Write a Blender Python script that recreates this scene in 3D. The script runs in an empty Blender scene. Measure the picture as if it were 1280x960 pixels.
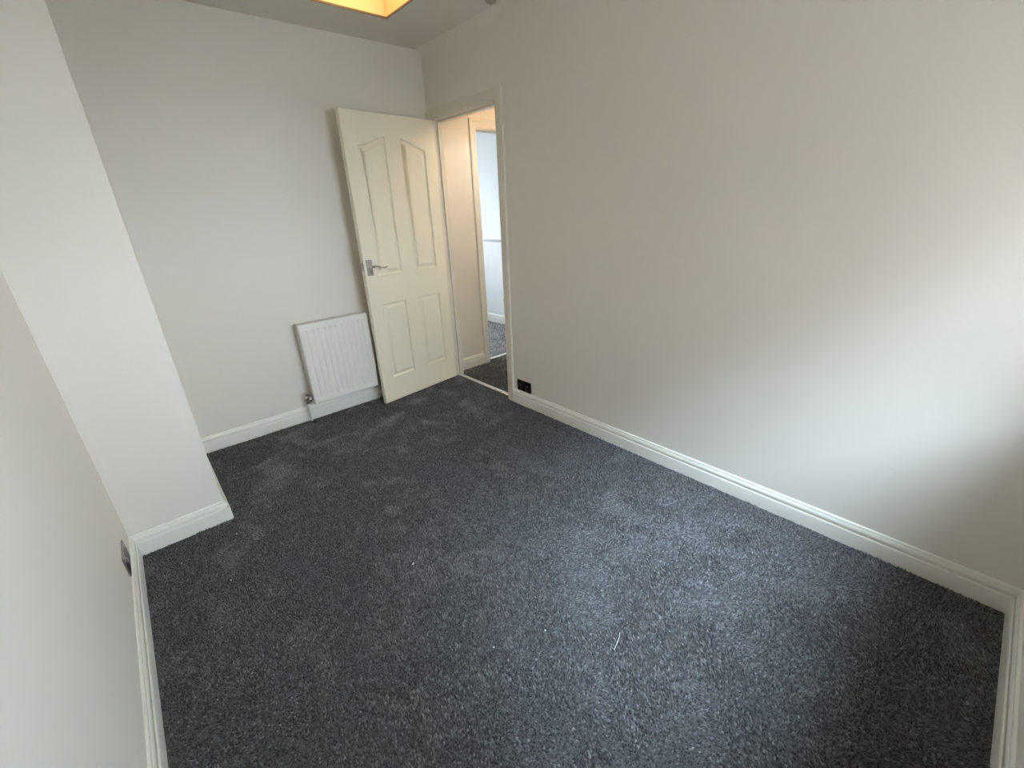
import bpy, bmesh, math, random
import numpy as np
from mathutils import Vector, Matrix

SC = bpy.context.scene
COL = SC.collection
random.seed(7)
RNG = np.random.default_rng(11)

# ------------------------------------------------------------------ camera
CAM_POS = (-2.0153, -3.1771, 1.3942)
YAW, PITCH, ROLL = math.radians(40.71), math.radians(-22.32), math.radians(-2.5)
F_PX = 541.04
fwd = Vector((math.sin(YAW) * math.cos(PITCH), math.cos(YAW) * math.cos(PITCH), math.sin(PITCH)))
rgt = Vector((math.cos(YAW), -math.sin(YAW), 0))
upv = rgt.cross(fwd)
r2 = rgt * math.cos(ROLL) + upv * math.sin(ROLL)
u2 = -rgt * math.sin(ROLL) + upv * math.cos(ROLL)
cam_d = bpy.data.cameras.new('camera')
cam_d.sensor_width = 36.0
cam_d.lens = F_PX / 1280 * 36.0
cam_d.clip_start = 0.02
cam_d.clip_end = 500
cam = bpy.data.objects.new('camera', cam_d)
COL.objects.link(cam)
m3 = Matrix((r2, u2, -fwd)).transposed()
cam.matrix_world = Matrix.Translation(CAM_POS) @ m3.to_4x4()
SC.camera = cam

# ------------------------------------------------------------------ overcast sky, exposure
SKY_STRENGTH = 0.6
SKY_RISE = 0.0
EXPOSURE = 3.29
SUN_STRENGTH = 1.85
SUN_DIR = (0.35, 1.0, -1.5)      # the way the light travels
world = bpy.data.worlds.new('overcast_sky')
SC.world = world
world.use_nodes = True
wn, wl = world.node_tree.nodes, world.node_tree.links
wn.clear()
w_out = wn.new('ShaderNodeOutputWorld')
w_bg = wn.new('ShaderNodeBackground')
w_tc = wn.new('ShaderNodeTexCoord')
w_sep = wn.new('ShaderNodeSeparateXYZ')
w_mx = wn.new('ShaderNodeMath'); w_mx.operation = 'MAXIMUM'; w_mx.inputs[1].default_value = 0.0
w_ma = wn.new('ShaderNodeMath'); w_ma.operation = 'MULTIPLY_ADD'
w_ma.inputs[1].default_value = SKY_RISE; w_ma.inputs[2].default_value = 1.0   # zenith against horizon
w_st = wn.new('ShaderNodeMath'); w_st.operation = 'MULTIPLY'; w_st.inputs[1].default_value = SKY_STRENGTH * 3
w_bg.inputs['Color'].default_value = (0.86, 0.96, 1.09, 1)
wl.new(w_tc.outputs['Generated'], w_sep.inputs[0])
wl.new(w_sep.outputs['Z'], w_mx.inputs[0])
wl.new(w_mx.outputs[0], w_ma.inputs[0])
wl.new(w_ma.outputs[0], w_st.inputs[0])
wl.new(w_st.outputs[0], w_bg.inputs['Strength'])
wl.new(w_bg.outputs[0], w_out.inputs[0])

# bright patch of thin cloud in front of the sun: a very soft, cool sun
sun_d = bpy.data.lights.new('hazy_sun', 'SUN')
sun_d.energy = SUN_STRENGTH
sun_d.angle = math.radians(36)
sun_d.color = (0.71, 0.90, 1.10)
sun = bpy.data.objects.new('hazy_sun', sun_d)
COL.objects.link(sun)
sun.rotation_euler = Vector(SUN_DIR).to_track_quat('-Z', 'Y').to_euler()

SC.view_settings.view_transform = 'Standard'
SC.view_settings.look = 'None'
SC.view_settings.gamma = 1.0
SC.view_settings.use_curve_mapping = False
SC.view_settings.exposure = EXPOSURE
SC.cycles.use_denoising = True
SC.cycles.max_bounces = 12
SC.cycles.diffuse_bounces = 8
SC.cycles.transparent_max_bounces = 12
SC.cycles.sample_clamp_indirect = 8.0
SC.cycles.caustics_reflective = False
SC.cycles.caustics_refractive = False

# ------------------------------------------------------------------ dimensions (metres; back right corner of the room is the origin)
W, L, H = 2.319, 3.4895, 2.432        # room spans x -W..0, y -L..0
JX, JY = 1.952, 0.868                 # box-out in the back left corner: x -W..-JX, y -JY..0
SKH = 0.1015                          # skirting height
CP = -0.008                           # carpet backing, pile reaches about z = 0
OY0, OY1, OZ = -0.060, -0.787, 2.000  # doorway in the right wall
WT = 0.085                            # thickness of that partition
QX0, QX1, QZ = 0.457, 1.19, 1.985     # doorway from the landing to the far room
LY = 0.010                            # landing wall face
FX, FY = 1.49, 2.15                   # far room: wall faces
LAND_S = -1.25

# ------------------------------------------------------------------ materials
def new_mat(name):
    m = bpy.data.materials.new(name)
    m.use_nodes = True
    nt = m.node_tree
    return m, nt, nt.nodes['Principled BSDF']

def paint(name, col, rough=0.6, bump=0.0, scale=300.0, mottle=0.0, spec=0.5, coat=0.0):
    m, nt, b = new_mat(name)
    b.inputs['Base Color'].default_value = (*col, 1)
    b.inputs['Roughness'].default_value = rough
    b.inputs['Specular IOR Level'].default_value = spec
    if coat:
        b.inputs['Coat Weight'].default_value = coat
    tc = nt.nodes.new('ShaderNodeTexCoord')
    if bump:
        n = nt.nodes.new('ShaderNodeTexNoise'); n.inputs['Scale'].default_value = scale
        n.inputs['Detail'].default_value = 3
        n2 = nt.nodes.new('ShaderNodeTexNoise'); n2.inputs['Scale'].default_value = 5
        n2.inputs['Detail'].default_value = 2
        ad = nt.nodes.new('ShaderNodeMath'); ad.operation = 'MULTIPLY_ADD'; ad.inputs[1].default_value = 4.0
        bp = nt.nodes.new('ShaderNodeBump'); bp.inputs['Strength'].default_value = bump
        bp.inputs['Distance'].default_value = 0.002
        nt.links.new(tc.outputs['Object'], n.inputs['Vector'])
        nt.links.new(tc.outputs['Object'], n2.inputs['Vector'])
        nt.links.new(n2.outputs['Fac'], ad.inputs[0]); nt.links.new(n.outputs['Fac'], ad.inputs[2])
        nt.links.new(ad.outputs[0], bp.inputs['Height'])
        nt.links.new(bp.outputs[0], b.inputs['Normal'])
    if mottle:
        n3 = nt.nodes.new('ShaderNodeTexNoise'); n3.inputs['Scale'].default_value = 2.3; n3.inputs['Detail'].default_value = 3
        mr = nt.nodes.new('ShaderNodeMapRange')
        mr.inputs[3].default_value = 1 - mottle; mr.inputs[4].default_value = 1 + mottle
        vm = nt.nodes.new('ShaderNodeVectorMath'); vm.operation = 'SCALE'
        vm.inputs[0].default_value = col
        nt.links.new(tc.outputs['Object'], n3.inputs['Vector'])
        nt.links.new(n3.outputs['Fac'], mr.inputs[0]); nt.links.new(mr.outputs[0], vm.inputs['Scale'])
        nt.links.new(vm.outputs[0], b.inputs['Base Color'])
    return m

def metal(name, col, rough):
    m, nt, b = new_mat(name)
    b.inputs['Base Color'].default_value = (*col, 1)
    b.inputs['Metallic'].default_value = 1
    b.inputs['Roughness'].default_value = rough
    tc = nt.nodes.new('ShaderNodeTexCoord')
    n = nt.nodes.new('ShaderNodeTexNoise'); n.inputs['Scale'].default_value = 90
    mr = nt.nodes.new('ShaderNodeMapRange'); mr.inputs[3].default_value = rough * .8; mr.inputs[4].default_value = rough * 1.25
    nt.links.new(tc.outputs['Object'], n.inputs['Vector']); nt.links.new(n.outputs['Fac'], mr.inputs[0])
    nt.links.new(mr.outputs[0], b.inputs['Roughness'])
    return m

M_WALL = paint('wall_paint', (0.825, 0.785, 0.718), 0.62, bump=0.10, scale=260, mottle=0.012, spec=0.35)
M_CEIL = paint('ceiling_paint', (0.75, 0.715, 0.65), 0.85, bump=0.08, scale=200, spec=0.2)
M_LAND = paint('landing_paint', (0.82, 0.795, 0.75), 0.6, bump=0.10, scale=260, spec=0.3)
M_FARWALL = paint('far_room_paint', (0.84, 0.85, 0.85), 0.6, bump=0.08, scale=260, spec=0.3)
M_TRIM = paint('trim_gloss_paint', (0.86, 0.845, 0.785), 0.28, bump=0.03, scale=120, spec=0.5)
M_FRAME = paint('frame_paint', (0.77, 0.735, 0.655), 0.5, bump=0.03, scale=120, spec=0.4)
M_DOOR = paint('door_cream_paint', (0.89, 0.835, 0.685), 0.33, bump=0.04, scale=150, spec=0.5)
M_RAD = paint('radiator_enamel', (0.86, 0.84, 0.80), 0.25, bump=0.01, scale=80, spec=0.5)
M_RADIN = paint('radiator_inner_enamel', (0.62, 0.60, 0.56), 0.5)
M_CHROME = metal('chrome', (0.86, 0.86, 0.87), 0.10)
M_SATIN = metal('satin_chrome', (0.50, 0.46, 0.46), 0.32)
M_NICKEL = metal('black_nickel', (0.055, 0.05, 0.05), 0.22)
M_STEELPLATE = metal('brushed_steel', (0.42, 0.41, 0.40), 0.30)
M_BLACK = paint('black_plastic', (0.012, 0.012, 0.012), 0.35)
M_WHITEPL = paint('white_plastic', (0.82, 0.80, 0.76), 0.35)
M_UPVC = paint('white_upvc', (0.86, 0.87, 0.88), 0.3)
M_STRIP = metal('aluminium_strip', (0.90, 0.90, 0.91), 0.22)
M_BRONZE = paint('dark_bronze_binding', (0.10, 0.065, 0.03), 0.6)
M_BRASS = paint('white_lamp_holder', (0.78, 0.76, 0.70), 0.4)
M_CORD = paint('cord_grey', (0.45, 0.42, 0.37), 0.7)
M_LINT = paint('white_lint', (0.85, 0.85, 0.85), 0.8)
M_CONCRETE = paint('outside_paving', (0.36, 0.35, 0.33), 0.9, mottle=0.15)

# lamp shade: pale linen that lets some of the bulb through
M_SHADE, nt, b = new_mat('linen_shade')
b.inputs['Base Color'].default_value = (0.86, 0.70, 0.38, 1); b.inputs['Roughness'].default_value = 0.9
tr = nt.nodes.new('ShaderNodeBsdfTranslucent'); tr.inputs['Color'].default_value = (0.80, 0.60, 0.30, 1)
mx = nt.nodes.new('ShaderNodeMixShader'); mx.inputs[0].default_value = 0.35
wv = nt.nodes.new('ShaderNodeTexNoise'); wv.inputs['Scale'].default_value = 400
bp = nt.nodes.new('ShaderNodeBump'); bp.inputs['Strength'].default_value = 0.2; bp.inputs['Distance'].default_value = 0.001
nt.links.new(wv.outputs['Fac'], bp.inputs['Height']); nt.links.new(bp.outputs[0], b.inputs['Normal'])
nt.links.new(b.outputs[0], mx.inputs[1]); nt.links.new(tr.outputs[0], mx.inputs[2])
nt.links.new(mx.outputs[0], nt.nodes['Material Output'].inputs[0])

def bulb_mat(name, col, strength):
    m, nt, b = new_mat(name)
    b.inputs['Base Color'].default_value = (0.9, 0.9, 0.85, 1)
    b.inputs['Emission Color'].default_value = (*col, 1)
    b.inputs['Emission Strength'].default_value = strength
    return m
M_BULB = bulb_mat('warm_bulb', (1.0, 0.68, 0.36), 6.8)
M_BULB2 = bulb_mat('landing_bulb', (1.0, 0.91, 0.80), 40.0)

# window glass: thin clear sheet
M_GLASS, nt, b = new_mat('window_glass')
tp = nt.nodes.new('ShaderNodeBsdfTransparent'); tp.inputs[0].default_value = (0.95, 0.97, 0.97, 1)
gl = nt.nodes.new('ShaderNodeBsdfGlossy'); gl.inputs['Roughness'].default_value = 0.02
ge = nt.nodes.new('ShaderNodeNewGeometry')
dt = nt.nodes.new('ShaderNodeVectorMath'); dt.operation = 'DOT_PRODUCT'
nt.links.new(ge.outputs['Incoming'], dt.inputs[0]); nt.links.new(ge.outputs['Normal'], dt.inputs[1])
ab = nt.nodes.new('ShaderNodeMath'); ab.operation = 'ABSOLUTE'; nt.links.new(dt.outputs['Value'], ab.inputs[0])
on = nt.nodes.new('ShaderNodeMath'); on.operation = 'SUBTRACT'; on.inputs[0].default_value = 1.0; nt.links.new(ab.outputs[0], on.inputs[1])
p5 = nt.nodes.new('ShaderNodeMath'); p5.operation = 'POWER'; p5.inputs[1].default_value = 5.0; nt.links.new(on.outputs[0], p5.inputs[0])
fr = nt.nodes.new('ShaderNodeMath'); fr.operation = 'MULTIPLY_ADD'; fr.inputs[1].default_value = 0.96; fr.inputs[2].default_value = 0.04
nt.links.new(p5.outputs[0], fr.inputs[0])
mx = nt.nodes.new('ShaderNodeMixShader')
nt.links.new(fr.outputs[0], mx.inputs[0]); nt.links.new(tp.outputs[0], mx.inputs[1]); nt.links.new(gl.outputs[0], mx.inputs[2])
nt.links.new(mx.outputs[0], nt.nodes['Material Output'].inputs[0])

# carpet: backing and pile
def carpet_mat(name, use_attr, k_=1.0):
    m, nt, b = new_mat(name)
    b.inputs['Roughness'].default_value = 0.85
    b.inputs['Specular IOR Level'].default_value = 0.25
    b.inputs['Sheen Weight'].default_value = 0.35
    b.inputs['Sheen Roughness'].default_value = 0.5
    ramp = nt.nodes.new('ShaderNodeValToRGB')
    e = ramp.color_ramp.elements
    e[0].position = 0.0; e[0].color = (0.034, 0.034, 0.036, 1)
    e[1].position = 1.0; e[1].color = (0.32, 0.32, 0.33, 1)
    k = e.new(0.55); k.color = (0.096, 0.096, 0.100, 1)
    k = e.new(0.90); k.color = (0.19, 0.19, 0.198, 1)
    if use_attr:
        at = nt.nodes.new('ShaderNodeAttribute'); at.attribute_name = 'shade'
        nt.links.new(at.outputs['Fac'], ramp.inputs[0])
    else:
        tc = nt.nodes.new('ShaderNodeTexCoord')
        n = nt.nodes.new('ShaderNodeTexNoise'); n.inputs['Scale'].default_value = 180; n.inputs['Detail'].default_value = 4
        bp = nt.nodes.new('ShaderNodeBump'); bp.inputs['Strength'].default_value = 0.8; bp.inputs['Distance'].default_value = 0.006
        nt.links.new(tc.outputs['Object'], n.inputs['Vector'])
        nt.links.new(n.outputs['Fac'], ramp.inputs[0])
        nt.links.new(n.outputs['Fac'], bp.inputs['Height']); nt.links.new(bp.outputs[0], b.inputs['Normal'])
    for el in e: el.color = (el.color[0] * k_, el.color[1] * k_, el.color[2] * k_, 1)
    nt.links.new(ramp.outputs[0], b.inputs['Base Color'])
    return m
M_CARPET = carpet_mat('carpet_backing', False)
M_PILE = carpet_mat('carpet_pile', True)
M_PILE_FAR = carpet_mat('carpet_pile_light_grey', True, 3.0)

# ------------------------------------------------------------------ mesh helpers
def link(name, me, mat, parent=None, kind=None, label=None, cat=None, group=None, smooth=False):
    o = bpy.data.objects.new(name, me)
    COL.objects.link(o)
    if mat is not None and len(me.materials) == 0:
        me.materials.append(mat)
    if parent is not None:
        o.parent = parent
    if kind: o['kind'] = kind
    if label: o['label'] = label
    if cat: o['category'] = cat
    if group: o['group'] = group
    if smooth:
        for p in me.polygons: p.use_smooth = True
    return o

def empty(name, loc, kind=None, label=None, cat=None, group=None, rotz=0):
    o = bpy.data.objects.new(name, None)
    o.empty_display_size = 0.05
    COL.objects.link(o)
    o.location = loc; o.rotation_euler = (0, 0, rotz)
    if kind: o['kind'] = kind
    if label: o['label'] = label
    if cat: o['category'] = cat
    if group: o['group'] = group
    return o

def bm_obj(name, bm, mat, parent=None, smooth=False, **kw):
    me = bpy.data.meshes.new(name)
    bmesh.ops.recalc_face_normals(bm, faces=bm.faces)
    bm.to_mesh(me); bm.free()
    return link(name, me, mat, parent, smooth=smooth, **kw)

def box(bm, x0, x1, y0, y1, z0, z1, bevel=0.0, seg=2):
    vs = [bm.verts.new((x, y, z)) for x in (x0, x1) for y in (y0, y1) for z in (z0, z1)]
    fs = []
    for q in ((0, 1, 3, 2), (4, 6, 7, 5), (0, 4, 5, 1), (2, 3, 7, 6), (0, 2, 6, 4), (1, 5, 7, 3)):
        fs.append(bm.faces.new([vs[i] for i in q]))
    if bevel:
        bmesh.ops.recalc_face_normals(bm, faces=fs)
        ed = {e for f in fs for e in f.edges}
        bmesh.ops.bevel(bm, geom=list(ed), offset=bevel, segments=seg, affect='EDGES', profile=0.6)

def box_obj(name, dims, mat, parent=None, bevel=0.0, seg=2, **kw):
    bm = bmesh.new(); box(bm, *dims, bevel=bevel, seg=seg)
    return bm_obj(name, bm, mat, parent, **kw)

def tube(bm, pts, rad, n=10, caps=True):
    pts = [Vector(p) for p in pts]
    rads = rad if isinstance(rad, (list, tuple)) else [rad] * len(pts)
    rings = []
    ref = Vector((0, 0, 1))
    for i, p in enumerate(pts):
        a = pts[max(i - 1, 0)]; c = pts[min(i + 1, len(pts) - 1)]
        t = (c - a).normalized()
        r = ref if abs(t.dot(ref)) < 0.95 else Vector((1, 0, 0))
        u = t.cross(r).normalized(); v = t.cross(u)
        rings.append([bm.verts.new(p + (u * math.cos(2 * math.pi * k / n) + v * math.sin(2 * math.pi * k / n)) * rads[i]) for k in range(n)])
    for A, B in zip(rings, rings[1:]):
        for k in range(n):
            bm.faces.new((A[k], A[(k + 1) % n], B[(k + 1) % n], B[k]))
    if caps:
        bm.faces.new(rings[0]); bm.faces.new(rings[-1])

def lathe(bm, prof, centre=(0, 0, 0), n=24, axis='Z'):
    """prof: list of (radius, height)"""
    c = Vector(centre); rings = []
    for r, h in prof:
        ring = []
        for k in range(n):
            a = 2 * math.pi * k / n
            v = Vector((r * math.cos(a), r * math.sin(a), h))
            if axis == 'Y': v = Vector((v.x, v.z, v.y))
            if axis == 'X': v = Vector((v.z, v.x, v.y))
            ring.append(bm.verts.new(c + v))
        rings.append(ring)
    for A, B in zip(rings, rings[1:]):
        for k in range(n):
            bm.faces.new((A[k], A[(k + 1) % n], B[(k + 1) % n], B[k]))
    bm.faces.new(rings[0]); bm.faces.new(rings[-1])

def auto_smooth(o, deg=35):
    bm = bmesh.new(); bm.from_mesh(o.data)
    for f in bm.faces: f.smooth = True
    for e in bm.edges:
        e.smooth = len(e.link_faces) == 2 and e.calc_face_angle(0) < math.radians(deg)
    bm.to_mesh(o.data); bm.free()
    return o

# ------------------------------------------------------------------ room shell
struct = dict(kind='structure')
# floors
bm = bmesh.new()
box(bm, -W, 0.0, -L, 0.0, CP - 0.1, CP)
floor = bm_obj('floor', bm, M_CARPET, label='dark charcoal grey fitted carpet of the bedroom floor', **struct)
bm = bmesh.new()
box(bm, 0.0, 1.4, LAND_S, 0.07, CP - 0.1, CP)
floor_landing = bm_obj('floor_landing', bm, M_CARPET, label='grey carpet of the landing outside the open door', **struct)
bm = bmesh.new()
box(bm, -W, FX, 0.07, FY, CP - 0.1, CP)
floor_far = bm_obj('floor_far_room', bm, M_CARPET, label='grey carpet of the bright room beyond the landing', **struct)

# ceiling over everything
box_obj('ceiling', (-W - .1, 0.0 + WT / 2, -L - .1, 0.05, H, H + .1), M_CEIL, label='plain off-white bedroom ceiling', **struct)
box_obj('ceiling_landing', (WT / 2, 1.5, LAND_S - .1, 0.05, H, H + .1), M_CEIL, label='ceiling over the landing', **struct)
box_obj('ceiling_far_room', (-W - .1, FX + .1, 0.05, FY + .3, H, H + .1), M_FARWALL, label='ceiling of the far room', **struct)

# walls of the bedroom
box_obj('wall_back', (-W - .1, 0.0, 0.0, 0.10, CP - .1, H), M_WALL, label='off-white plastered wall behind the radiator', **struct)
box_obj('wall_left', (-W - .1, -W, -L - .1, 0.0, CP - .1, H), M_WALL, label='off-white plastered wall with the steel socket', **struct)
box_obj('wall_box_out', (-W, -JX, -JY, 0.0, CP - .1, H), M_WALL, label='off-white boxed-out wall section in the corner', bevel=0.001, **struct)
bm = bmesh.new()
box(bm, 0, WT, -L - .1, OY1 - .023, CP - .1, H)
box(bm, 0, WT, OY1 - .023, OY0 + .023, OZ + .023, H)
box(bm, 0, WT, OY0 + .023, 0.0, CP - .1, H)
bm_obj('wall_right', bm, M_WALL, label='long off-white plastered wall with the doorway', **struct)

# window wall
WX0, WX1, WZ0, WZ1 = -1.58, -0.12, 0.84, 1.87
FT = 0.24
def window_wall(name, y_in, sgn, x0, x1, wx0, wx1, wz0, wz1, mat, label):
    ya, yb = sorted((y_in, y_in + sgn * FT))
    bm = bmesh.new()
    box(bm, x0, wx0, ya, yb, CP - .1, H)
    box(bm, wx1, x1, ya, yb, CP - .1, H)
    box(bm, wx0, wx1, ya, yb, CP - .1, wz0)
    box(bm, wx0, wx1, ya, yb, wz1, H)
    bm_obj(name, bm, mat, label=label, **struct)
window_wall('wall_front', -L, -1, -W - .1, WT, WX0, WX1, WZ0, WZ1, M_WALL, 'off-white wall with the bedroom window')

def window(name, y_in, sgn, wx0, wx1, wz0, wz1, n, label):
    root = empty(name, ((wx0 + wx1) / 2, y_in + sgn * FT * .36, wz0), kind='structure', label=label)
    ox, oy, oz = root.location
    f0, f1 = -0.035, 0.035
    def part(nm, d, mat, bev=.004, par=root):
        return box_obj(nm, (d[0] - ox, d[1] - ox, d[2], d[3], d[4] - oz, d[5] - oz), mat, par, bevel=bev)
    t = 0.06
    part('frame_rail', (wx0, wx1, f0, f1, wz0, wz0 + t), M_UPVC)
    part('frame_rail', (wx0, wx1, f0, f1, wz1 - t, wz1), M_UPVC)
    part('frame_stile', (wx0, wx0 + t, f0, f1, wz0 + t, wz1 - t), M_UPVC)
    part('frame_stile', (wx1 - t, wx1, f0, f1, wz0 + t, wz1 - t), M_UPVC)
    step = (wx1 - wx0) / n
    for i in range(1, n):
        part('mullion', (wx0 + i * step - .03, wx0 + i * step + .03, f0, f1, wz0 + t, wz1 - t), M_UPVC)
    for i in range(n):
        a = wx0 + i * step + (t if i == 0 else .03); c = wx0 + (i + 1) * step - (t if i == n - 1 else .03)
        part('pane', (a, c, -.003, .003, wz0 + t, wz1 - t), M_GLASS, 0)
    ins = -sgn * (FT * .36)
    ya, yb = sorted((-sgn * .035, ins - sgn * .03))
    part('window_sill', (wx0 - .0, wx1 + .0, ya, yb, wz0, wz0 + .025), M_TRIM, .006)
    return root
window('window_1', -L, -1, WX0, WX1, WZ0, WZ1, 2, 'white framed bedroom window with a painted sill')

# the plaster runs in a soft cove from the long wall into the ceiling
R = .045
cove = [(0.0, H)] + [(R - R * math.sin(math.pi / 2 * k / 10), H - (R - R * math.cos(math.pi / 2 * k / 10))) for k in range(11)]
bm = bmesh.new()
A = [bm.verts.new((-a_, -L, z_)) for a_, z_ in cove]; B = [bm.verts.new((-a_, 0.0, z_)) for a_, z_ in cove]
for i in range(len(cove) - 1): bm.faces.new((A[i], A[i + 1], B[i + 1], B[i]))
bm.faces.new((A[-1], A[0], B[0], B[-1])); bm.faces.new(A); bm.faces.new(list(reversed(B)))
auto_smooth(bm_obj('trim_6', bm, M_WALL, label='soft plaster cove between the long wall and the ceiling', **struct), 40)

# landing walls and far room
bm = bmesh.new()
box(bm, WT, QX0 - .023, LY, 0.11, CP - .1, H)
box(bm, QX0 - .023, QX1 + .023, LY, 0.11, QZ + .023, H)
box(bm, QX1 + .023, FX + .1, LY, 0.11, CP - .1, H)
box(bm, 0.0, WT, 0.0, 0.11, CP - .1, H)
bm_obj('wall_landing', bm, M_LAND, label='cream painted landing wall beside the second doorway', **struct)
box_obj('wall_landing_side', (1.3, 1.4, LAND_S - .1, LY, CP - .1, H), M_LAND, label='landing wall opposite the bedroom doorway', **struct)
box_obj('wall_landing_end', (WT, 1.3, LAND_S - .1, LAND_S, CP - .1, H), M_LAND, label='end wall of the landing', **struct)
box_obj('wall_far_room', (FX, FX + .1, 0.11, FY + .1, CP - .1, H), M_FARWALL, label='bright white wall with a dado rail in the far room', **struct)
box_obj('wall_far_room_side', (-W - .1, -W, 0.10, FY + .1, CP - .1, H), M_FARWALL, label='side wall of the far room', **struct)
GX0, GX1, GZ0, GZ1 = -0.20, 1.02, 0.80, 2.07
window_wall('wall_far_room_window', FY, 1, -W - .1, FX + .1, GX0, GX1, GZ0, GZ1, M_FARWALL, 'window wall of the far room')
window('window_2', FY, 1, GX0, GX1, GZ0, GZ1, 3, 'white framed window of the far room')

# unseen brick block added left of the window to shade the long wall
M_BRICK = paint('brown_brick', (0.17, 0.12, 0.095), 0.9, bump=0.3, scale=60, mottle=0.15)
OUT_X, OUT_Y0, OUT_Y1, OUT_Z = -2.55, -14.0, -3.75, 4.0
bm = bmesh.new()
box(bm, OUT_X - 3.0, OUT_X, OUT_Y0, OUT_Y1, -3.0, OUT_Z)
bm_obj('wall_added_shade', bm, M_BRICK, label='unseen brick wall added outside the window to shade the long wall', **struct)
# ground outside, one storey below
bm = bmesh.new(); box(bm, -60, 60, -60, 60, -3.2, -3.0)
bm_obj('ground', bm, M_CONCRETE, label='garden ground one storey below the windows', **struct)

# ------------------------------------------------------------------ skirting boards (moulded profile, mitred)
PROFILE = [(0.0, CP), (.018, CP), (.018, .0570), (.0176, .0602), (.0165, .0625), (.0148, .0638), (.0130, .0636), (.0120, .0610), (.0110, .0575),
           (.0050, .0560), (.0040, .0600), (.0040, .0720), (.0128, .0724), (.0134, .0750), (.0120, .0815), (.0092, .0880), (.0080, .0896),
           (.0035, .0890), (.0035, .0922), (.0072, .0930), (.0064, .0975), (.0042, .1003), (.0015, SKH), (0.0, SKH)]
def moulding(name, p0, p1, nrm, e0, e1, prof, mat, z0=0.0, parent=None, **kw):
    """straight moulding from p0 to p1 on a wall whose face looks along nrm; e = +1 inside mitre, -1 outside mitre, 0 square"""
    p0, p1, nrm = Vector((*p0, 0)), Vector((*p1, 0)), Vector((*nrm, 0))
    d = (p1 - p0).normalized()
    bm = bmesh.new()
    A = [bm.verts.new(p0 + d * (e0 * a) + nrm * a + Vector((0, 0, z0 + h))) for a, h in prof]
    B = [bm.verts.new(p1 - d * (e1 * a) + nrm * a + Vector((0, 0, z0 + h))) for a, h in prof]
    for i in range(len(prof) - 1):
        bm.faces.new((A[i], A[i + 1], B[i + 1], B[i]))
    bm.faces.new((A[-1], A[0], B[0], B[-1]))
    bm.faces.new(A); bm.faces.new(list(reversed(B)))
    o = bm_obj(name, bm, mat, parent, **kw)
    return auto_smooth(o, 40)

ARO = -0.862        # outer edge of the architrave by the long wall
moulding('baseboard_right', (0, ARO), (0, -L), (-1, 0), 0, 1, PROFILE, M_TRIM, label='white moulded skirting board along the long wall', **struct)
moulding('baseboard_front', (0, -L), (-W, -L), (0, 1), 1, 1, PROFILE, M_TRIM, label='white moulded skirting board under the window wall', **struct)
moulding('baseboard_left', (-W, -L), (-W, -JY), (1, 0), 1, 1, PROFILE, M_TRIM, label='white moulded skirting board below the steel socket', **struct)
moulding('baseboard_box_out', (-W, -JY), (-JX, -JY), (0, -1), 1, -1, PROFILE, M_TRIM, label='short white skirting board on the boxed-out corner', **struct)
moulding('baseboard_box_out_return', (-JX, -JY), (-JX, 0), (1, 0), -1, 1, PROFILE, M_TRIM, label='white skirting board on the return of the boxed-out corner', **struct)
moulding('baseboard_back', (-JX, 0), (-0.016, 0), (0, -1), 1, 0, PROFILE, M_TRIM, label='white moulded skirting board under the radiator', **struct)
moulding('baseboard_landing', (WT + .016, LY), (.388, LY), (0, -1), 0, 0, PROFILE, M_TRIM, label='short white skirting board on the landing wall', **struct)
moulding('baseboard_far_room', (FX, FY), (FX, .11), (-1, 0), 0, 0, PROFILE, M_TRIM, label='white skirting board in the bright far room', **struct)
DADO = [(0, 0), (.006, .002), (.009, .006), (.009, .012), (.016, .018), (.022, .026), (.022, .034), (.014, .040), (.009, .043), (.009, .048), (.004, .052), (0, .053)]
moulding('trim_1', (FX, FY), (FX, .11), (-1, 0), 0, 0, DADO, M_FARWALL, z0=1.0, label='white dado rail across the far room wall', **struct)

# ------------------------------------------------------------------ door frames
ARCH = [(0.0, 0.0), (0.0, .010), (.004, .0125), (.030, .0135), (.044, .0140), (.050, .0165), (.056, .0180), (.062, .0165), (.065, .012), (.065, 0.0)]  # across the width, thickness
def arch_piece(name, a, b, across, out, parent, ma=0, mb=0, width=.065, mat=M_TRIM, thin=1.0):
    """architrave length a->b (inner edge), 'across' away from the opening, 'out' off the wall; ma/mb = mitre at each end"""
    a, b, across, out = Vector(a), Vector(b), Vector(across), Vector(out)
    d = (b - a).normalized(); k = width / .065
    bm = bmesh.new()
    A = [bm.verts.new(a - d * (ma * w * k) + across * (w * k) + out * (t * thin)) for w, t in ARCH]
    B = [bm.verts.new(b + d * (mb * w * k) + across * (w * k) + out * (t * thin)) for w, t in ARCH]
    n = len(ARCH)
    for i in range(n):
        bm.faces.new((A[i], A[(i + 1) % n], B[(i + 1) % n], B[i]))
    bm.faces.new(A); bm.faces.new(list(reversed(B)))
    return auto_smooth(bm_obj(name, bm, mat, parent), 30)

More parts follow.
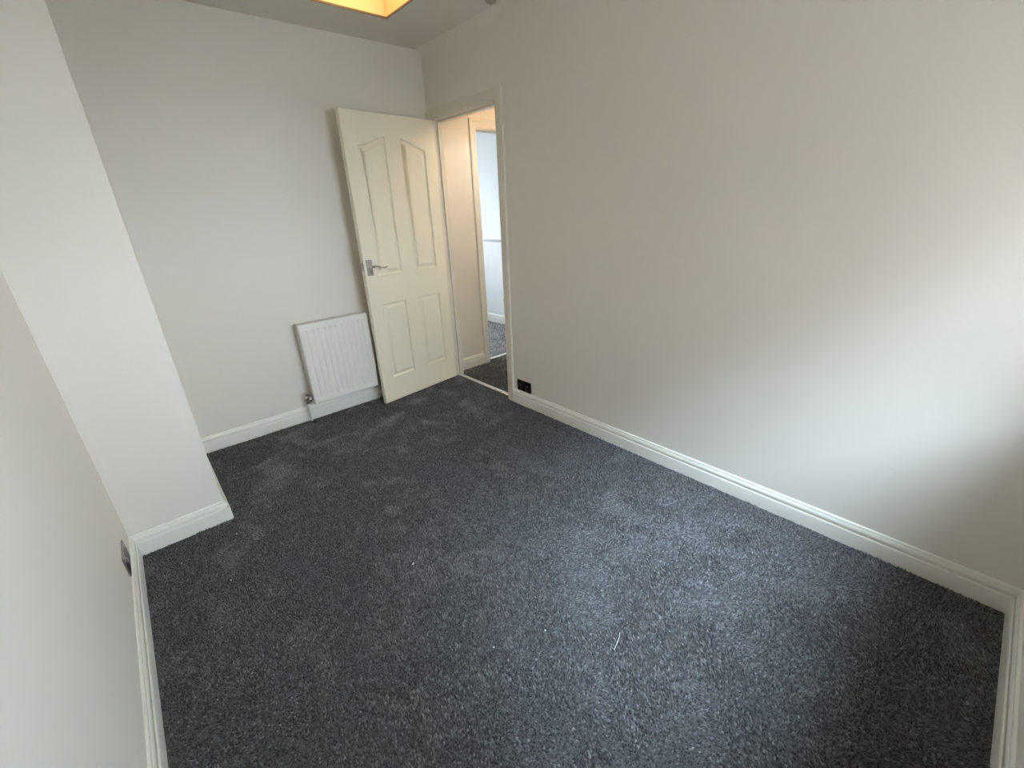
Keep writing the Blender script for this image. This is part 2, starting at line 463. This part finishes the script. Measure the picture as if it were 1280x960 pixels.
fr1 = empty('trim_2', (0, 0, 0), kind='structure', label='cream painted frame of the bedroom doorway')
ai = .010   # the architrave is set back from the lining edge
arch_piece('architrave', (0, OY1 - ai, CP), (0, OY1 - ai, OZ + ai), (0, -1, 0), (-1, 0, 0), fr1, 0, 1, mat=M_FRAME)
arch_piece('architrave', (0, OY1 - ai, OZ + ai), (0, OY0 + ai, OZ + ai), (0, 0, 1), (-1, 0, 0), fr1, 1, 0, mat=M_FRAME, thin=.55)
arch_piece('architrave', (0, OY0 + ai, CP), (0, OY0 + ai, OZ + ai), (0, 1, 0), (-1, 0, 0), fr1, 0, 1, width=.048, mat=M_FRAME)
box_obj('lining', (0 - .001, WT + .001, OY1 - .023, OY1, CP, OZ), M_FRAME, fr1, bevel=.002)
box_obj('lining', (0 - .001, WT + .001, OY0, OY0 + .023, CP, OZ), M_FRAME, fr1, bevel=.002)
box_obj('lining', (0 - .001, WT + .001, OY1 - .023, OY0 + .023, OZ, OZ + .023), M_FRAME, fr1, bevel=.002)
box_obj('door_stop', (.042, WT - .004, OY1, OY1 + .012, CP, OZ - .012), M_FRAME, fr1, bevel=.002)
box_obj('door_stop', (.042, WT - .004, OY0 - .012, OY0, CP, OZ - .012), M_FRAME, fr1, bevel=.002)
box_obj('door_stop', (.042, WT - .004, OY1, OY0, OZ - .014, OZ), M_FRAME, fr1, bevel=.002)
arch_piece('architrave', (WT, OY1 - ai, CP), (WT, OY1 - ai, OZ + ai), (0, -1, 0), (1, 0, 0), fr1, 0, 1, mat=M_FRAME)
arch_piece('architrave', (WT, OY1 - ai, OZ + ai), (WT, OY0 + ai, OZ + ai), (0, 0, 1), (1, 0, 0), fr1, 1, 0, mat=M_FRAME)
arch_piece('architrave', (WT, OY0 + ai, CP), (WT, OY0 + ai, OZ + ai), (0, 1, 0), (1, 0, 0), fr1, 0, 1, width=.055, mat=M_FRAME)

fr2 = empty('trim_3', (QX0, LY, 0), kind='structure', label='cream painted frame of the doorway off the landing')
def q(x, y, z): return (x - QX0, y - LY, z)
arch_piece('architrave', q(QX0 - .006, LY, CP), q(QX0 - .006, LY, QZ + .006), (-1, 0, 0), (0, -1, 0), fr2, 0, 1)
arch_piece('architrave', q(QX0 - .006, LY, QZ + .006), q(QX1 + .006, LY, QZ + .006), (0, 0, 1), (0, -1, 0), fr2, 1, 1)
arch_piece('architrave', q(QX1 + .006, LY, CP), q(QX1 + .006, LY, QZ + .006), (1, 0, 0), (0, -1, 0), fr2, 0, 1)
box_obj('lining', (-.023, 0, -.001, .101, CP, QZ), M_TRIM, fr2, bevel=.002)
box_obj('lining', (QX1 - QX0, QX1 - QX0 + .023, -.001, .101, CP, QZ), M_TRIM, fr2, bevel=.002)
box_obj('lining', (-.023, QX1 - QX0 + .023, -.001, .101, QZ, QZ + .023), M_TRIM, fr2, bevel=.002)
box_obj('door_stop', (0, .012, .055, .090, CP, QZ - .012), M_TRIM, fr2, bevel=.002)
box_obj('door_stop', (0, QX1 - QX0, .055, .090, QZ - .012, QZ), M_TRIM, fr2, bevel=.002)

# carpet threshold strips
STRIP = [(-.018, 0), (-.015, .0035), (-.007, .0065), (0, .0075), (.007, .0065), (.015, .0035), (.018, 0)]
def strip(name, a, b, label):
    a, b = Vector(a), Vector(b); d = (b - a).normalized(); s = Vector((-d.y, d.x, 0))
    bm = bmesh.new()
    A = [bm.verts.new(a + s * w + Vector((0, 0, h))) for w, h in STRIP]
    B = [bm.verts.new(b + s * w + Vector((0, 0, h))) for w, h in STRIP]
    for i in range(len(STRIP) - 1): bm.faces.new((A[i], A[i + 1], B[i + 1], B[i]))
    bm.faces.new((A[-1], A[0], B[0], B[-1])); bm.faces.new(A); bm.faces.new(list(reversed(B)))
    return auto_smooth(bm_obj(name, bm, M_STRIP, kind='structure', label=label), 50)
strip('trim_4', (.040, OY1, -.003), (.040, OY0, -.003), 'bright metal threshold strip under the bedroom doorway')
strip('trim_5', (QX0, .062, -.003), (QX1, .062, -.003), 'bright metal threshold strip under the doorway off the landing')

# ------------------------------------------------------------------ the open door
TH = math.radians(82.71)
DW, DZ0, DZ1, DT = .734, .006, 1.993, .036
# local frame: +x along the leaf from hinge to free edge, +y out of the visible face, z up
door = empty('door_1', (-.02, -.1015, 0), kind='structure', label='cream four-panel arched-top door standing open by the radiator')
ex = Vector((-math.sin(TH), -math.cos(TH), 0)); ey = Vector((ex.y, -ex.x, 0))
if ey.y > 0: ey = -ey
# a rotation only: local x = ex, local z up, local y = z cross x
ly = Vector((0, 0, 1)).cross(ex)          # points away from (or to) the viewer
door.rotation_euler = (0, 0, math.atan2(ex.y, ex.x))
S = 1.0 if ly.dot(ey) > 0 else -1.0       # sign of the visible side in local y

def outline(s0, s1, z0, zin, zout, inner_first):
    """panel outline, counter-clockwise in (s, z); upper edge is a half ogee from zin to zout"""
    pts = [(s0, z0), (s1, z0)]
    n = 14
    zr, zl = (zout, zin) if not inner_first else (zin, zout)
    if zin == zout:
        pts += [(s1, zin), (s0, zin)]
    else:
        for i in range(n + 1):
            t = i / n
            sm = t * t * (3 - 2 * t) * .75 + t * .25
            pts.append((s1 + (s0 - s1) * t, zr + (zl - zr) * sm))
    return pts
PANELS = [outline(.092, .308, .195, .772, .772, False), outline(.424, .640, .195, .772, .772, False),
          outline(.092, .308, .970, 1.862, 1.797, True), outline(.424, .640, .970, 1.862, 1.797, False)]
# panel near the hinge rises towards the middle stile (large s); the other rises towards small s

def offset_poly(pts, d):
    n = len(pts); out = []
    for i in range(n):
        p0, p1, p2 = Vector(pts[i - 1]), Vector(pts[i]), Vector(pts[(i + 1) % n])
        a = (p1 - p0).normalized(); c = (p2 - p1).normalized()
        na, nc = Vector((-a.y, a.x)), Vector((-c.y, c.x))
        m = (na + nc); m = m / max(m.dot(na), .25) if m.length > 1e-6 else na
        out.append(tuple(p1 + m * d))
    return out

bm = bmesh.new()
def ring(pts, y): return [bm.verts.new((s, y, z)) for s, z in pts]
outer = [(0, DZ0), (DW, DZ0), (DW, DZ1), (0, DZ1)]
bev = .003
r_front = ring(offset_poly(outer, bev), 0.0)
r_mid = ring(outer, -S * bev)
r_back = ring(outer, -S * DT)
for A, B in ((r_front, r_mid), (r_mid, r_back)):
    for i in range(4): bm.faces.new((A[i], A[(i + 1) % 4], B[(i + 1) % 4], B[i]))
bm.faces.new(r_back)
# visible face: one sheet with four panel openings cut in it
from mathutils.geometry import delaunay_2d_cdt
v2, e2 = [], []
for poly in [offset_poly(outer, bev)] + PANELS:
    k = len(v2)
    v2 += [Vector(p) for p in poly]
    e2 += [(k + i, k + (i + 1) % len(poly)) for i in range(len(poly))]
ov, oe, of, *_ = delaunay_2d_cdt(v2, e2, [], 1, 1e-6)
def inside(pt, poly):
    c = False; n = len(poly)
    for i in range(n):
        (x1, y1), (x2, y2) = poly[i], poly[(i + 1) % n]
        if (y1 > pt[1]) != (y2 > pt[1]) and pt[0] < (x2 - x1) * (pt[1] - y1) / (y2 - y1) + x1: c = not c
    return c
fv = [bm.verts.new((p.x, 0.0, p.y)) for p in ov]
for t in of:
    ce = sum((ov[i] for i in t), Vector((0, 0))) / 3
    if not any(inside(ce, P) for P in PANELS):
        bm.faces.new([fv[i] for i in t])
bmesh.ops.remove_doubles(bm, verts=bm.verts, dist=1e-5)
leaf = bm_obj('door_leaf', bm, M_DOOR, door)
for P in PANELS:
    bm = bmesh.new()
    steps = [(0, 0), (.0020, .0012), (.0045, .0005), (.0080, -.0060), (.0115, -.0105), (.0165, -.0120), (.0200, -.0110), (.0360, -.0030), (.0390, -.0012), (.0410, -.0012)]
    rings = [ring(offset_poly(P, d), S * y) for d, y in steps]
    for A, B in zip(rings, rings[1:]):
        n = len(A)
        for i in range(n): bm.faces.new((A[i], A[(i + 1) % n], B[(i + 1) % n], B[i]))
    tri = bm.faces.new(rings[-1])
    bmesh.ops.triangulate(bm, faces=[tri], quad_method='BEAUTY', ngon_method='EAR_CLIP')
    auto_smooth(bm_obj('door_panel', bm, M_DOOR, door), 28)

# lever handle with its plate, both sides, and the latch
def handle(side, depth):
    y0 = depth
    def yy(v): return y0 + side * v
    bm = bmesh.new()
    a, c = sorted((yy(0), yy(.006)))
    box(bm, .672, .716, a, c, .982, 1.090, bevel=.003, seg=3)
    plate = auto_smooth(bm_obj('door_handle', bm, M_SATIN, door, label='satin chrome handle plate'), 30)
    bm = bmesh.new()
    lathe(bm, [(.010, yy(.005)), (.010, yy(.010)), (.0085, yy(.013)), (.0085, yy(.042)), (.0085, yy(.046))], (.694, 0, 1.043), 16, 'Y')
    path = [(.699, yy(.045), 1.043), (.690, yy(.046), 1.044), (.675, yy(.047), 1.0475), (.660, yy(.047), 1.0480), (.645, yy(.046), 1.044),
            (.630, yy(.045), 1.037), (.615, yy(.044), 1.031), (.600, yy(.044), 1.029), (.588, yy(.044), 1.032), (.580, yy(.044), 1.037)]
    tube(bm, path, [.0085, .0085, .0075, .0065, .006, .0055, .0055, .006, .0065, .005], 12)
    auto_smooth(bm_obj('lever', bm, M_CHROME, plate), 50)
    for zz in (.992, 1.080):
        bm = bmesh.new()
        lathe(bm, [(.0035, yy(.0058)), (.0035, yy(.0072)), (.002, yy(.0078))], (.694, 0, zz), 10, 'Y')
        bm_obj('screw', bm, M_CHROME, plate)
    bm = bmesh.new()
    lathe(bm, [(.004, yy(.0055)), (.004, yy(.0066))], (.694, 0, 1.008), 12, 'Y')
    bm_obj('keyhole', bm, M_BLACK, plate)
handle(S, 0.0)
handle(-S, -S * DT)
ya, yb = sorted((-S * .007, -S * .029))
lt = box_obj('latch_plate', (DW - .001, DW + .0008, ya, yb, 1.015, 1.073), M_SATIN, door, bevel=.0004, label='satin metal latch plate on the door edge')
ya, yb = sorted((-S * .012, -S * .024))
box_obj('latch_bolt', (DW, DW + .009, ya, yb, 1.035, 1.051), M_SATIN, lt, bevel=.002)
for zz in (.20, 1.75):
    bm = bmesh.new()
    tube(bm, [(-.006, -S * (DT + .003), zz), (-.006, -S * (DT + .003), zz + .09)], .0055, 10)
    bm_obj('hinge', bm, M_SATIN, door, label='metal hinge knuckle')

# ------------------------------------------------------------------ radiator
RX0, RX1, RZ0, RZ1, RY = -1.238, -0.748, .139, .717, -.115
rad = empty('radiator', ((RX0 + RX1) / 2, -.05, RZ0), label='white ribbed panel radiator half behind the open door', cat='radiator')
rw, rh = RX1 - RX0, RZ1 - RZ0
def rad_front(y_face, out):
    """pressed panel: vertical flutes that fade out near top and bottom"""
    nx, nz = 150, 44
    bm = bmesh.new(); grid = []
    zs = []
    for j in range(nz + 1):
        t = j / nz
        zs.append(t)
    zs = sorted(set([0, .008, .02, .045, .06, .068, .0702, .073, .076, .079, .0822, .09, .1] + [.1 + .8 * k / 10 for k in range(11)] + [.9, .91, .9178, .921, .924, .927, .9298, .933, .94, .955, .98, .992, 1]))
    for t in zs:
        row = []
        z = rh * t
        for i in range(nx + 1):
            s = i / nx; x = rw * (s - .5)
            # flutes
            ph = (s * rw - .046) / .040
            g = .5 + .5 * math.cos(2 * math.pi * ph)
            g = g ** 3.0
            fade = min(max((t - .070) / .012, 0), 1) * min(max((.930 - t) / .012, 0), 1)
            edge = 1.0 if .055 < s < .965 else 0.0
            h = -.0060 * (g * fade * edge)
            # rolled outer edge
            m = min(s * rw, (1 - s) * rw, z, rh - z)
            if m < .010: h -= .010 * (1 - math.sqrt(max(0, 1 - (1 - m / .010) ** 2)))
            row.append(bm.verts.new((x, y_face + out * h, z)))
        grid.append(row)
    for A, B in zip(grid, grid[1:]):
        for i in range(nx): bm.faces.new((A[i], A[i + 1], B[i + 1], B[i]))
    # close the back as a shallow tray
    be = [e for e in bm.edges if len(e.link_faces) == 1]
    r = bmesh.ops.extrude_edge_only(bm, edges=be)
    vs = [v for v in r['geom'] if isinstance(v, bmesh.types.BMVert)]
    for v in vs: v.co.y = y_face - out * .016
    return bm
o = bm_obj('front_panel', rad_front(RY + .05, -1), M_RAD, rad, smooth=True)
auto_smooth(o, 60)
box_obj('back_panel', (-rw / 2 + .004, rw / 2 - .004, .010, .020, .006, rh - .006), M_RADIN, rad, bevel=.003)
bm = bmesh.new()
for i in range(24):
    x = -rw / 2 + .02 + i * (rw - .04) / 23
    box(bm, x - .0008, x + .0008, RY + .05 + .016, .010, .05, rh - .05)
bm_obj('convector_fins', bm, M_RADIN, rad)
bm = bmesh.new()   # top grille: a frame with slots between bars
ygf, ygb = RY + .05 + .006, .020
box(bm, -rw / 2 + .003, rw / 2 - .003, ygf, ygf + .008, rh - .010, rh - .001)
box(bm, -rw / 2 + .003, rw / 2 - .003, ygb - .006, ygb, rh - .010, rh - .001)
for i in range(40):
    x = -rw / 2 + .006 + i * (rw - .012) / 39
    box(bm, x - .002, x + .002, ygf + .008, ygb - .006, rh - .006, rh - .002)
bm_obj('top_grille', bm, M_RAD, rad)
for sx in (-1, 1):
    xa, xb = sorted((sx * (rw / 2 - .006), sx * (rw / 2 - .003)))
    box_obj('side_panel', (xa, xb, RY + .05 + .014, .020, .03, rh - .004), M_RADIN, rad, bevel=.001)
    box_obj('wall_bracket', (sx * .15 - .015, sx * .15 + .015, .018, .050, .06, rh - .08), M_RADIN, rad, bevel=.002)
# lockshield valve, tail pipe and collar
vx, vy, vz = -rw / 2 - .032, -.004, .030
bm = bmesh.new()
tube(bm, [(-rw / 2 + .006, vy, vz), (vx + .010, vy, vz)], .0125, 16)
lathe(bm, [(.0175, -.024), (.0200, -.020), (.0200, -.008), (.0165, -.005), (.0165, .010), (.0200, .013), (.0200, .020), (.0170, .026), (.0170, .044), (.0120, .050)], (vx, vy, vz), 20)
lathe(bm, [(.019, -.009), (.0215, -.005), (.0215, .007), (.017, .011)], (vx + .022, vy, vz), 6, 'X')
valve = auto_smooth(bm_obj('valve', bm, M_CHROME, rad, label='chrome radiator valve'), 35)
bm = bmesh.new()
tube(bm, [(vx, vy, vz - .014), (vx, vy, -RZ0 - .004)], .0078, 14)
auto_smooth(bm_obj('pipe', bm, paint('painted_pipe', (.70, .69, .66), .4), rad, label='white painted radiator pipe'), 50)
bm = bmesh.new()
lathe(bm, [(.020, 0), (.020, .004), (.011, .008), (.009, .008)], (vx + .012, vy - .012, -RZ0 - .004), 18)
bm_obj('pipe_collar', bm, M_BLACK, rad, label='black collar at the carpet')

# ------------------------------------------------------------------ sockets
def double_socket(loc, face_dir, along, mat_plate, label, rim=None):
    """face_dir: unit vector out of the wall; along: unit vector along the wall; local frame: x along, y out, z up"""
    root = empty('double_socket', loc, label=label, cat='socket')
    root.rotation_euler = (0, 0, math.atan2(along[1], along[0]))
    lyv = Vector((-along[1], along[0], 0)); s = 1 if lyv.dot(Vector((*face_dir, 0))) > 0 else -1
    def bx(nm, x0, x1, d0, d1, z0, z1, mat, bev, par):
        a, c = sorted((s * d0, s * d1))
        return auto_smooth(box_obj(nm, (x0, x1, a, c, z0, z1), mat, par, bevel=bev), 30)
    plate = bx('faceplate', -.073, .073, 0, .007, -.043, .043, mat_plate, .003, root)
    for cx in (-.0365, .0365):
        ins = bx('outlet', cx - .026, cx + .026, .0065, .0078, -.036, .014, M_BLACK, .0008, root)
        for hx, hz, hw, hh in ((0, .004, .002, .004), (-.011, -.016, .0035, .002), (.011, -.016, .0035, .002)):
            bx('pin_slot', cx + hx - hw, cx + hx + hw, .0074, .0080, hz - hh, hz + hh, M_STEELPLATE if hz > 0 else M_BLACK, 0, ins)
    for cx in (-.014, .014):
        r = bx('rocker_switch', cx - .0075, cx + .0075, .0065, .0105, .016, .034, mat_plate, .0015, root)
        bx('switch_mark', cx - .003, cx + .003, .0100, .0108, .029, .031, M_CHROME, 0, r)
    for cx in (-.060, .060):
        bm = bmesh.new(); lathe(bm, [(.0032, s * .0068), (.0032, s * .0078)], (cx, 0, 0), 10, 'Y')
        bm_obj('screw', bm, M_CHROME, root)
    return root
double_socket((0, -.9765, .1475), (-1, 0), (0, 1), M_NICKEL, 'black nickel double socket low on the long wall by the doorway')
double_socket((-W, -1.135, .166), (1, 0), (0, 1), M_STEELPLATE, 'steel double socket just above the skirting by the boxed-out corner')

# ------------------------------------------------------------------ pendant lamp
def pendant(loc, z_bot, z_top, half, label, bulb_mat_, bulb_z):
    root = empty('pendant_lamp', (loc[0], loc[1], H), label=label, cat='lamp')
    zb, zt = z_bot - H, z_top - H
    bm = bmesh.new()
    t = .0015
    for a, c in ((half, half - t),):
        o_ = [(a, a), (-a, a), (-a, -a), (a, -a)]; i_ = [(c, c), (-c, c), (-c, -c), (c, -c)]
        ob = [bm.verts.new((x, y, zb)) for x, y in o_]; ot = [bm.verts.new((x, y, zt)) for x, y in o_]
        ib = [bm.verts.new((x, y, zb)) for x, y in i_]; it = [bm.verts.new((x, y, zt)) for x, y in i_]
        for k in range(4):
            j = (k + 1) % 4
            bm.faces.new((ob[k], ob[j], ot[j], ot[k])); bm.faces.new((ib[j], ib[k], it[k], it[j]))
            bm.faces.new((ob[k], ib[k], ib[j], ob[j])); bm.faces.new((ot[k], ot[j], it[j], it[k]))
    shade = bm_obj('lamp_shade', bm, M_SHADE, root, label='square linen shade glowing yellow')
    for nm, z in (('lower_binding', zb), ('upper_binding', zt)):
        bm = bmesh.new(); a = half + .0012; w = .0032
        for d in ((-a, a, a - w, a), (-a, a, -a, -a + w), (-a, -a + w, -a + w, a - w), (a - w, a, -a + w, a - w)):
            box(bm, d[0], d[1], d[2], d[3], z - .002, z + .0035)
        bm_obj(nm, bm, M_BRONZE, shade, label='thin dark binding')
    bm = bmesh.new()
    for dx, dy in ((1, 1), (1, -1)):
        tube(bm, [(-dx * (half - .003), -dy * (half - .003), zt - .004), (dx * (half - .003), dy * (half - .003), zt - .004)], .0015, 6)
    bm_obj('spider_frame', bm, M_BRASS, root)
    bm = bmesh.new(); tube(bm, [(0, 0, -.02), (0, 0, zt + .01)], .0032, 8)
    bm_obj('flex', bm, M_WHITEPL, root)
    bm = bmesh.new(); lathe(bm, [(.045, 0), (.045, -.008), (.036, -.020), (.012, -.028), (.006, -.034)], (0, 0, 0), 24)
    auto_smooth(bm_obj('ceiling_rose', bm, M_WHITEPL, root), 40)
    bz = bulb_z - H
    bm = bmesh.new(); lathe(bm, [(.010, zt + .012), (.016, zt + .004), (.019, zt - .012), (.019, bz + .050), (.015, bz + .046)], (0, 0, 0), 18)
    auto_smooth(bm_obj('lamp_holder', bm, M_BRASS, root), 40)
    bm = bmesh.new()
    pr = [(.013, bz + .048), (.014, bz + .038)]
    for k in range(1, 12):
        a = math.pi * (.18 + .82 * k / 12)
        pr.append((.030 * math.sin(a), bz + .030 * math.cos(a)))
    pr.append((.002, bz - .030))
    lathe(bm, pr, (0, 0, 0), 20)
    auto_smooth(bm_obj('bulb', bm, bulb_mat_, root), 60)
    return root
pendant((-1.229, -1.650), 2.02, 2.23, .160, 'square yellow glowing pendant lampshade under the bedroom ceiling', M_BULB, 2.13)
pendant((.68, -.55), 2.10, 2.26, .11, 'small square pendant lamp over the landing', M_BULB2, 2.15)

# ------------------------------------------------------------------ pull cords
def pull(name, loc, length, label, kind):
    root = empty(name, loc, label=label, cat='pull cord')
    bm = bmesh.new()
    lathe(bm, [(.036, 0), (.036, -.006), (.033, -.022), (.026, -.030), (.006, -.032), (.004, -.040)], (0, 0, 0), 24)
    auto_smooth(bm_obj('switch_base', bm, M_CORD if kind else M_WHITEPL, root), 40)  # ceiling switch base in grey: shade of its underside put into the colour
    bm = bmesh.new(); tube(bm, [(0, 0, -.035), (.0005, 0, -length * .5), (0, 0, -length + .03)], .0013, 8)
    bm_obj('cord', bm, M_WHITEPL if kind else M_CORD, root)
    bm = bmesh.new()
    s = .55 if kind else 1.0
    lathe(bm, [(.003 * s, .036 * s), (.005 * s, .030 * s), (.006 * s, .018 * s), (.011 * s, .006 * s), (.0135 * s, 0), (.010 * s, -.002)], (0, 0, -length), 18)
    auto_smooth(bm_obj('cord_end', bm, M_WHITEPL if kind else M_CORD, root), 40)
pull('pull_switch', (-.138, -.959, H), .155, 'small ceiling pull switch with a short cord near the doorway', True)
pull('pull_switch', (.84, .205, H), H - .505, 'long pull cord with a bell end hanging beyond the landing', False)

# ------------------------------------------------------------------ carpet pile (real tufts)
def vnoise(x, y, cell, seed):
    r = np.random.default_rng(seed)
    n = 256
    g = r.random((n, n))
    u, v = x / cell + 100, y / cell + 100
    i, j = np.floor(u).astype(int), np.floor(v).astype(int)
    fu, fv = u - i, v - j
    fu = fu * fu * (3 - 2 * fu); fv = fv * fv * (3 - 2 * fv)
    i %= n; j %= n; i1, j1 = (i + 1) % n, (j + 1) % n
    return (g[i, j] * (1 - fu) + g[i1, j] * fu) * (1 - fv) + (g[i, j1] * (1 - fu) + g[i1, j1] * fu) * fv

def pile(name, rects, spacing, parent, seed, mat=None):
    xs, ys = [], []
    r = np.random.default_rng(seed)
    for x0, x1, y0, y1 in rects:
        nx, ny = int((x1 - x0) / spacing), int((y1 - y0) / spacing)
        gx, gy = np.meshgrid((np.arange(nx) + .5) / nx, (np.arange(ny) + .5) / ny)
        gx = x0 + (x1 - x0) * gx.ravel() + (r.random(nx * ny) - .5) * spacing
        gy = y0 + (y1 - y0) * gy.ravel() + (r.random(nx * ny) - .5) * spacing
        k = (gx > x0 + .002) & (gx < x1 - .002) & (gy > y0 + .002) & (gy < y1 - .002)
        xs.append(gx[k]); ys.append(gy[k])
    x, y = np.concatenate(xs), np.concatenate(ys)
    n = len(x)
    # lay of the pile: broad brush marks plus smaller scuffs
    wx = x + .10 * (vnoise(x, y, .20, 5) - .5); wy = y + .10 * (vnoise(x, y, .20, 6) - .5)
    b1 = vnoise(wx, wy, .24, 1); b2 = vnoise(wx, wy, .10, 2); b3 = vnoise(wx, wy, .045, 3)
    lay = .36 * b1 + .36 * b2 + .28 * b3
    lay = np.clip((lay - .5) * 3.8, -1, 1)
    ang = 2 * math.pi * vnoise(x, y, .5, 9) * .25 + math.radians(35)
    lean = lay * .0078
    h = .0085 + .0045 * (r.random(n) - .5) - .0020 * np.abs(lay)
    tx = lean * np.cos(ang) + (r.random(n) - .5) * .0050
    ty = lean * np.sin(ang) + (r.random(n) - .5) * .0050
    rad = spacing * (.50 + .25 * r.random(n))
    a0 = r.random(n) * 2 * math.pi
    V = np.zeros((n, 4, 3), np.float32)
    for k in range(3):
        a = a0 + 2 * math.pi * k / 3
        V[:, k, 0] = x + rad * np.cos(a); V[:, k, 1] = y + rad * np.sin(a); V[:, k, 2] = CP
    V[:, 3, 0] = x + tx; V[:, 3, 1] = y + ty; V[:, 3, 2] = CP + h
    base = (np.arange(n) * 4)[:, None]
    F = np.concatenate([base + np.array(t) for t in ((0, 1, 3), (1, 2, 3), (2, 0, 3))], axis=1).reshape(-1, 3).astype(np.int32)
    me = bpy.data.meshes.new(name)
    me.vertices.add(n * 4); me.vertices.foreach_set('co', V.ravel())
    nf = len(F)
    me.loops.add(nf * 3); me.loops.foreach_set('vertex_index', F.ravel())
    me.polygons.add(nf); me.polygons.foreach_set('loop_start', np.arange(nf, dtype=np.int32) * 3)
    sh = r.random(n) ** 1.15 * .95
    sh[r.random(n) > .9988] = 1.0
    at = me.attributes.new('shade', 'FLOAT', 'POINT')
    at.data.foreach_set('value', np.repeat(sh, 4).astype(np.float32))
    me.update(calc_edges=True)
    me.materials.append(mat or M_PILE)
    return link(name, me, None, parent, kind='stuff')
s = .018
pile('carpet_pile', [(-W + s, -s, -L + s, -JY - s), (-JX + s, -s, -JY - s, -s), (-s, .030, OY1, OY0)], .0066, floor, 21)
pile('carpet_pile', [(.052, 1.3, LAND_S, LY - .016), (QX0, QX1, LY - .016, .045)], .008, floor_landing, 22)
pile('carpet_pile', [(QX0 - .3, FX - .018, .080, FY)], .009, floor_far, 23, M_PILE_FAR)

# ------------------------------------------------------------------ bits of lint on the carpet
def lint(loc, size, label):
    bm = bmesh.new()
    bmesh.ops.create_icosphere(bm, subdivisions=2, radius=size)
    rr = random.Random(loc[0] * 1000)
    for v in bm.verts: v.co *= 1 + rr.uniform(-.4, .5); v.co.z *= .6
    o = bm_obj('lint', bm, M_LINT, label=label, cat='lint', group='white lint bits on the carpet')
    o.location = loc
for lx, ly_, sz, lab in ((-1.431, -1.801, .0042, 'largest white lint fleck, alone in the middle of the dark carpet'),
                         (-1.421, -2.330, .0030, 'tiny white lint fleck on the carpet near the pale thread'),
                         (-1.248, -2.407, .0030, 'tiny white lint fleck on the carpet near the pale thread'),
                         (-1.950, -1.040, .0030, 'tiny white lint fleck on the carpet in front of the boxed-out corner'),
                         (-2.173, -1.082, .0026, 'tiny white lint fleck on the carpet in front of the boxed-out corner'),
                         (-2.030, -1.347, .0028, 'tiny white lint fleck on the carpet in front of the boxed-out corner')):
    lint((lx, ly_, .0015), sz, lab)
bm = bmesh.new()
tube(bm, [(-1.063, -2.591, .001), (-1.083, -2.602, .003), (-1.108, -2.610, .003), (-1.131, -2.616, .001)], .0007, 6)
bm_obj('thread', bm, M_LINT, label='thin pale curved thread lying on the dark carpet', cat='thread')
